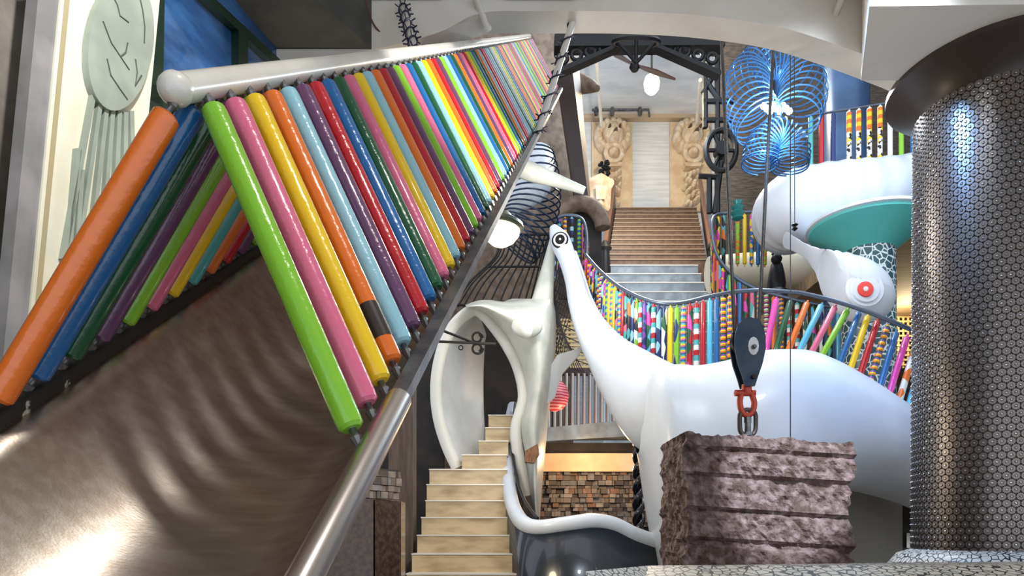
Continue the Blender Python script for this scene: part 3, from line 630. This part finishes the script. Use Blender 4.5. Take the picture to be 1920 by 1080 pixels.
# lion reliefs
def lion(cxp, lab):
    t = thing('lion_relief', P(cxp, 398, 18.2), lab, 'relief'); Y = 18.45; u = Y/F
    def L(dx, dy, out): return P(cxp+dx, dy, Y)+Vector((0, -out, 0))
    MB().prism([L(-38, 398, 0), L(38, 398, 0), L(38, 232, 0), L(-38, 232, 0)], (0, -.08, 0)).obj('slab', mat('tan_stone', (.6, .45, .3), .75, 0, (.7, .58, .42), 4), t, False)
    def blob(name, dx, y, rx, ry, d, m=stone_cream):
        c = L(dx, y, .1); v = [c+Vector((rx*u*math.cos(a)*math.cos(b), -d*math.sin(b), ry*u*math.sin(a)*math.cos(b))) for b in [k*math.pi/14 for k in range(8)] for a in [2*math.pi*k/18 for k in range(18)]]
        MB().add(v, [(i*18+j, i*18+(j+1) % 18, (i+1)*18+(j+1) % 18, (i+1)*18+j) for i in range(7) for j in range(18)]).obj(name, m, t, True, 80)
    for k in range(16):
        a = math.pi*2*k/16; blob('mane_lock', 27*math.cos(a), 264+24*math.sin(a), 9, 12, .3)
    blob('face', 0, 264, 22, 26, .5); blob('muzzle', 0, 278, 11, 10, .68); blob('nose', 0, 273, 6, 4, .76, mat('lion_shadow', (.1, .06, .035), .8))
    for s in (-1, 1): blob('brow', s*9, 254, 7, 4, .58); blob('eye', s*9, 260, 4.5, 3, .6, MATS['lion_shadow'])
    MB().tube([L(15*math.cos(a*.3142), 302+15*math.sin(a*.3142), .4) for a in range(20)], .06, 8, True).obj('mouth_ring', stone_cream, t)
    blob('ring_boss', 0, 298, 12, 9, .45)
    MB().prism([L(-14, 325, .08), L(14, 325, .08), L(16, 318, .08), L(-16, 318, .08)], (0, -.3, 0)).obj('bracket', stone_cream, t, False)
    for k in range(26): blob('fruit', random.uniform(-13, 13), 330+k*2.5, random.uniform(4, 6), random.uniform(4, 6), .28)
lion(1147, 'carved lion head relief with dark grape cluster beside the left handrail'); lion(1293, 'carved lion head relief behind the spoked iron wheel')
gr = thing('grape_cluster', P(1133, 330, 17.9), 'dark hanging cluster of grapes beside lion relief', 'ornament')
for k in range(26): MB().lathe([(.01, -.05), (.045, -.025), (.05, 0), (.045, .025), (.01, .05)], P(1133+random.uniform(-9, 9), 303+k*1.3, 17.75+random.uniform(-.1, .1)), 8).obj('grape', black_iron, gr)
light('SPOT', 'lion_spot', P(1170, 330, 14.5), 90, (1, .72, .4), .1, P(1147, 290, 18.4), 40); light('SPOT', 'lion_spot', P(1290, 330, 14.5), 130, (1, .72, .4), .1, P(1300, 290, 18.4), 40)
pl = thing('pendant_lamp', P(1222, 160, 13), 'glowing globe pendant lamp hanging in the far hall', 'lamp')
MB().lathe([(.04, .17), (.12, .15), (.15, .05), (.13, -.08), (.07, -.15), (.01, -.17)], P(1222, 160, 13), 20).obj('globe', mat('globe_glow', (1, .85, .55), .3, emit=7), pl)
MB().tube([P(1222, 142, 13), Vector((P(1222, 0, 13).x, 13, EYE+11.1))], .02, 8).obj('stem', black_iron, pl)
light('POINT', 'pendant_light', P(1222, 175, 12.6), 320, (1, .75, .4), .15)
fn = thing('ceiling_fan', P(1190, 125, 10), 'old wooden two-blade propeller fan under the iron truss', 'fan')
for x0, y0, x1, y1 in ((1187, 122, 1122, 84), (1193, 124, 1266, 150)):
    a, c = P(x0, y0, 10), P(x1, y1, 9.8); s = Vector((0, .12, .05)); mid = (a+c)/2
    MB().prism([a-s*.3, mid-s, c-s*.25, c+s*.25, mid+s, a+s*.3], (0, .01, .03)).obj('blade', mat('fan_wood', (.14, .06, .05), .4), fn)
MB().lathe([(.05, -.05), (.08, 0), (.05, .08), (.03, .45)], P(1190, 126, 10), 14).obj('hub', black_iron, fn)
tr_ = thing('iron_truss', P(1190, 110, 9.6), 'dark iron arched truss with round holes spanning the hall', 'truss')
b = MB().prism(P3([(1040, 62, 9.6), (1360, 62, 9.6), (1360, 84, 9.6), (1040, 86, 9.6)]), (0, .2, 0)); b.obj('top_chord', black_iron, tr_, False)
for s in (-1, 1):
    X = lambda d: 1195+s*d
    MB().prism(P3([(X(28), 84, 9.6), (X(45), 84, 9.6), (X(160), 132, 9.6), (X(155), 140, 9.6)]), (0, .15, 0)).obj('brace', black_iron, tr_, False)
    for k in range(4): MB().tube([P(X(62+k*26)+9*math.cos(a*.393), 92+k*6+9*math.sin(a*.393), 9.65) for a in range(16)], .03, 6, True).obj('truss_ring', black_iron, tr_)
MB().tube([P(1193+42*math.cos(a*.2618), 78+9*math.sin(a*.2618), 9.4+.3*math.sin(a*.2618)) for a in range(24)], .035, 6, True).obj('gear_wheel', black_iron, tr_)
for x in (1150, 1193, 1236): MB().tube(P3([(x, 70, 9.4), (1193, 118, 9.6)]), .025, 6).obj('rod', black_iron, tr_)
mf = thing('machine_frame', P(1340, 400, 12.4), 'black iron machine frame holding the spoked wheel', 'machinery')
for x0, y0, x1, y1 in ((1322, 100, 1322, 240), (1345, 100, 1345, 560), (1318, 190, 1375, 190), (1318, 225, 1375, 225), (1322, 150, 1350, 190), (1345, 130, 1318, 175), (1310, 330, 1345, 332), (1330, 335, 1330, 400), (1362, 230, 1340, 400)):
    MB().tube(P3([(x0, y0, 12.4), (x1, y1, 12.4)]), .05, 6).obj('strut', black_iron, mf)
MB().tube([P(1352+28*math.cos(a*.2094), 282+38*math.sin(a*.2094), 12) for a in range(30)], .05, 8, True).obj('wheel_rim', black_iron, mf)
for k in range(6): MB().tube([P(1352, 282, 12), P(1352+28*math.cos(k*1.047), 282+38*math.sin(k*1.047), 12)], .035, 6).obj('wheel_spoke', black_iron, mf)
MB().lathe([(.12, -.1), (.12, .1)], P(1352, 282, 12), 14, (0, 1, 0)).obj('wheel_hub', black_iron, mf)
lb = thing('leaning_girder', P(1095, 385, 11), 'leaning dark girder with ribbed bronze side beside the far rollers', 'girder')
MB().prism(P3([(1043, 130, 10.5), (1072, 122, 10.5), (1103, 372, 11), (1080, 385, 11)]), (0, .15, 0)).obj('web', mat('girder_dark', (.03, .015, .012), .4), lb, False)
MB().prism(P3([(1072, 122, 10.5), (1086, 125, 10.9), (1107, 366, 11.3), (1103, 372, 11)]), (0, .05, 0)).obj('ribbed_side', mat('bronze_ribs', (.1, .065, .04), .7, 0, (.2, .13, .08), 20, 'wave'), lb, False)
ar = thing('stone_arch', P(1085, 470, 11), 'round brown stone arch behind the small arched railing', 'arch')
MB().tube([P(1088+42*math.cos(a*math.pi/16), 428-46*math.sin(a*math.pi/16), 11) for a in range(17)], .13, 10).obj('arch_ring', brownstone, ar)
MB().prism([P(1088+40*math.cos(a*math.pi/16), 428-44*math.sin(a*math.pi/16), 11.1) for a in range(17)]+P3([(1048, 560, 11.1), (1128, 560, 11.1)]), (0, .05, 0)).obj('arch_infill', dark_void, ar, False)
gg = thing('gargoyle_bracket', P(1090, 175, 11.4), 'carved tan stone beast head jutting from far left wall', 'ornament')
MB().tube(P3([(1072, 150, 11.55), (1090, 158, 11.35), (1108, 162, 11.1), (1120, 166, 10.95)]), [.14, .15, .1, .05], 12).obj('head', brownstone, gg); MB().tube(P3([(1095, 152, 11.4), (1102, 143, 11.4)]), [.05, .02], 8).obj('ear', brownstone, gg)
ur = thing('carved_urn', P(1122, 395, 15.5), 'carved cream stone pedestal at foot of lion relief', 'pedestal')
q = P(1124, 396, 15.5); MB().lathe([(.2, 0), (.24, .06), (.27, .5), (.33, .62), (.33, .7)], q, 4).obj('body', stone_cream, ur, False); MB().prism([q+Vector((-.1, -.24, .15)), q+Vector((.1, -.24, .15)), q+Vector((.12, -.24, .45)), q+Vector((-.12, -.24, .45))], (0, -.02, 0)).obj('shield', stone_cream, ur, False)
# enclosing walls of the hall
struct(MB().hexa([(-3, 9.9, 0), (1.05, 11.7, 0), (1.05, 11.9, 0), (-3, 10.1, 0)], [(-3, 9.9, 13), (1.05, 11.7, 13), (1.05, 11.9, 13), (-3, 10.1, 13)]).obj('wall_hall_left', brownstone, None, False))
struct(MB().box(3.95, 12, 13, 13.2, 0, 13).obj('wall_hall_right', mat('dark_brick', (.05, .04, .035), .85, 0, (.1, .08, .065), 6, stretch=(1, 1, 5), bump=.4), None, False))
struct(MB().box(8.5, 8.7, 4.9, 13, 0, 13).obj('wall_right', MATS['dark_brick'], None, False))
struct(MB().box(4.6, 8, 8.5, 13, P(0, 490, 9.5).z, P(0, 490, 9.5).z+.2).obj('trim_8', mat('plank_ceiling', (.2, .13, .07), .7, 0, (.3, .2, .12), 3, stretch=(.5, 6, 1)), None, False))
gw = thing('lattice_screen', P(1700, 640, 12), 'pale gold lattice screen glowing behind the mosaic column', 'screen')
gold = mat('gold_lattice', (.8, .62, .3), .5, .2)
def lattice(root, x0, x1, y0, y1, Y, sx, sy):
    x = x0
    while x <= x1: MB().box(P(x, 0, Y).x-.015, P(x, 0, Y).x+.015, Y, Y+.02, P(0, y1, Y).z, P(0, y0, Y).z).obj('bar', gold, root, False); x += sx
    y = y0
    while y <= y1: MB().box(P(x0, 0, Y).x, P(x1, 0, Y).x, Y-.02, Y, P(0, y, Y).z-.015, P(0, y, Y).z+.015).obj('bar', gold, root, False); y += sy
lattice(gw, 1676, 1760, 585, 690, 12, 9, 9)
g2 = thing('lattice_screen', P(1090, 700, 9.6), 'gold lattice screen under the black wire net', 'screen'); lattice(g2, 1040, 1125, 600, 705, 10.2, 8, 8)
light('POINT', 'lattice_light', P(1700, 600, 11.3), 40, (1, .8, .5), .2)
# dark beam, steel bars
sbm = thing('steel_bar_screen', P(1110, 820, 9), 'row of shiny vertical steel bars standing on a steel beam', 'screen')
MB().hexa([P(1010, 828, 9), P(1172, 818, 9), P(1200, 826, 9.6), P(1010, 826, 9.6)], [P(1010, 803, 9), P(1172, 788, 9), P(1200, 800, 9.6), P(1010, 800, 9.6)]).obj('beam', stair_metal, sbm, False)
for i in range(15): MB().tube([P(1018+i*11, 803-i*.8, 9.2), P(1018+i*11, 700, 9.2)], .025, 8).obj('bar', pipe_steel, sbm)
MB().prism(P3([(1010, 690, 9.3), (1190, 690, 9.3), (1190, 702, 9.3), (1010, 702, 9.3)]), (0, .1, 0)).obj('top_rail', mat('dark_red_rail', (.04, .01, .015), .4), sbm, False)
# block mosaic wall under it
bw_ = struct(MB().box(.3, 2.2, 9.62, 9.8, 0, EYE+1.2).obj('wall_block', dark_void, None, False))
BM = [mat('block_%d' % i, c, .8, 0, tuple(x*.7 for x in c), 12, bump=.3) for i, c in enumerate(((.22, .18, .15), (.14, .115, .1), (.32, .27, .23), (.08, .065, .06), (.26, .15, .1), (.2, .19, .19)))]
def blocks(parent, place, w, h, n0):
    z = 0; cnt = 0
    while z < h-.02 and cnt < n0:
        rh = random.uniform(.035, .075); x = 0
        while x < w-.02 and cnt < n0:
            rw = random.uniform(.035, .12); d = random.uniform(.02, .12); place(x, min(x+rw, w), z, min(z+rh, h), d, parent); x += rw+.006; cnt += 1
        z += rh+.006
def pA(x0, x1, z0, z1, d, par): MB().box(.38+x0, .38+x1, 9.62-d, 9.62, EYE+.02+z0, EYE+.02+z1).obj('block', random.choice(BM), par, False)
blocks(bw_, pA, 1.65, .78, 298)
struct(MB().box(.3, 2.2, 9.45, 9.8, P(0, 884, 9.45).z, P(0, 850, 9.45).z).obj('trim_9', mat('orange_lit_plaster', (.75, .5, .3), .7, 0, (.8, .62, .42), 3), None, False))  # plaster band with the warm orange light put into its colour
light('POINT', 'ledge_light', P(1110, 858, 8.7), 28, (1, .65, .35), .1)
tw = MB()
for ph in (0, math.pi): tw.tube([P(1198, 1002-i*3.0, 7.2)+Vector((.035*math.cos(i*.32+ph), .035*math.sin(i*.32+ph), 0)) for i in range(60)], .035, 10)
plain('twisted_column', mat('black_gloss', (.01, .012, .02), .15, coat=.6), tw, 'slender glossy black twisted column in front of block wall', 'column')
# left of the steps
struct(MB().box(-1.25, -1.0, 6.9, 7.15, 0, 5.5).obj('trim_10', wood_dark, None, False)); struct(MB().box(-1.6, -1.35, 6.6, 6.8, 0, 5).obj('trim_11', wood_dark, None, False))
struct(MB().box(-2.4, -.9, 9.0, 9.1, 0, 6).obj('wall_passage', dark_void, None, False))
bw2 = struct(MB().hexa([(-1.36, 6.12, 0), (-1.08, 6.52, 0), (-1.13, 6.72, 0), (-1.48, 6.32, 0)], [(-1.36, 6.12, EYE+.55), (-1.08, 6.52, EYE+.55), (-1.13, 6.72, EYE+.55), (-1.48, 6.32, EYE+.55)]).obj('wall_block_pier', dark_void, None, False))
bb = Vector((.28, .4, 0)).normalized(); nn = Vector((.4, -.28, 0)).normalized()
def pB(x0, x1, z0, z1, d, par):
    o_ = Vector((-1.36, 6.12, EYE-.5)); a_ = o_+bb*x0; c_ = o_+bb*x1; d *= .4
    MB().hexa([a_+nn*d+Vector((0, 0, z0)), c_+nn*d+Vector((0, 0, z0)), c_+Vector((0, 0, z0)), a_+Vector((0, 0, z0))], [a_+nn*d+Vector((0, 0, z1)), c_+nn*d+Vector((0, 0, z1)), c_+Vector((0, 0, z1)), a_+Vector((0, 0, z1))]).obj('block', random.choice(BM[:2]+BM[3:4]+BM[5:]), par, False)
blocks(bw2, pB, .48, 1.05, 120)
sg = thing('granite_slab', P(690, 1080, 4.2), 'polished dark brown granite slabs standing left of the marble steps', 'stone slab')
pol = mat('polished_granite', (.05, .03, .022), .15, 0, (.1, .06, .04), 30)
MB().prism(P3([(590, 935, 4.2), (700, 935, 4.2), (700, 1500, 4.2), (590, 1500, 4.2)]), (0, .3, 0)).obj('slab', pol, sg, False); MB().prism(P3([(703, 935, 4.2), (752, 940, 4.4), (752, 1450, 4.4), (703, 1500, 4.2)]), (-.02, .3, 0)).obj('slab', pol, sg, False)
# doors under the dinosaur
d1 = struct(MB().box(P(1560, 0, 6.9).x, P(1692, 0, 6.9).x, 6.9, 6.98, 0, EYE+.55).obj('door_1', mat('grey_door', (.3, .28, .24), .6, 0, (.24, .22, .19), 2), None, False))
d2 = struct(MB().box(P(1694, 0, 6.9).x, P(1800, 0, 6.9).x, 6.92, 7.0, 0, EYE+.55).obj('door_2', mat('dark_door', (.025, .018, .015), .4), None, False))
MB().box(P(1698, 0, 6.9).x, P(1704, 0, 6.9).x, 6.88, 6.92, EYE-.2, EYE-.05).obj('door_handle', pipe_steel, d2, False)
ins = thing('glass_insulator', P(1383, 400, 9.6), 'small teal glass insulator hanging above the curling railing', 'ornament')
MB().lathe([(.03, .15), (.07, .13), (.05, .08), (.09, .05), (.06, .01), (.1, -.03), (.06, -.08), (.08, -.11), (.03, -.14)], P(1383, 395, 9.5), 18).obj('glass', mat('teal_glass', (.02, .2, .2), .12), ins)

# small far details
cat = thing('black_statue', P(1456, 545, 9.9), 'small black cat-like statue standing before the cream tunnel slide', 'statue')
MB().lathe([(.12, 0), (.13, .1), (.11, .25), (.08, .38), (.05, .42)], P(1456, 545, 9.9), 14).obj('body', black_iron, cat)
MB().lathe([(.02, -.08), (.07, -.04), (.08, 0), (.06, .05), (.01, .08)], P(1456, 485, 9.85), 14).obj('head', black_iron, cat)
for dx in (-6, 6): MB().lathe([(.03, 0), (.002, .07)], P(1456+dx, 477, 9.85), 8).obj('ear', black_iron, cat)
MB().lathe([(.15, -P(0, 545, 9.9).z), (.15, 0)], P(1456, 545, 9.9), 16).obj('pedestal', dark_steel, cat)
rl = thing('striped_lantern', P(1038, 770, 8.6), 'red and pink striped round lantern behind the whale fin', 'lantern')
MB().lathe([(.02, -.2), (.1, -.17), (.16, -.1), (.18, 0), (.16, .1), (.1, .17), (.02, .2)], P(1040, 742, 8.6), 24).obj('shade', mat('red_stripes', (.6, .03, .08), .4, 0, (.85, .35, .4), 9, 'wave', lo=.45, hi=.5), rl)
MB().tube([P(1040, 716, 8.6), P(1036, 640, 8.7)], .008, 6).obj('cord', black_iron, rl)
cp = thing('wall_conduit', P(1170, 205, 18.0), 'thin grey conduit with small fittings on far white ceiling', 'pipe')
MB().tube(P3([(1110, 206, 18.0), (1160, 206, 18.0), (1216, 206, 18.0), (1218, 222, 18.4)]), .035, 6).obj('conduit', dark_steel, cp)
for x in (1118, 1148, 1200): MB().lathe([(.05, 0), (.07, .12), (.04, .2)], P(x, 216, 18.0), 8).obj('fitting', dark_steel, cp)
for lab, a, c in (('white hanger rod dropping beside the left lion relief', (1117, 100, 15), (1128, 235, 17.8)), ('white hanger rod dropping beside the right lion relief', (1313, 150, 15), (1306, 232, 17.8))):
    tag(MB().tube(P3([a, c]), .04, 8).obj('hanger_rod', white_paint), lab, 'rod')
MB().prism(P3([(985, 845, 7.42), (1008, 832, 7.42), (1012, 852, 7.44), (1000, 868, 7.44), (984, 866, 7.42)]), (0, .1, 0)).obj('bark_patch', mat('bark_brown', (.22, .1, .05), .7, 0, (.35, .17, .09), 10, stretch=(6, 6, 1)), wh, False)
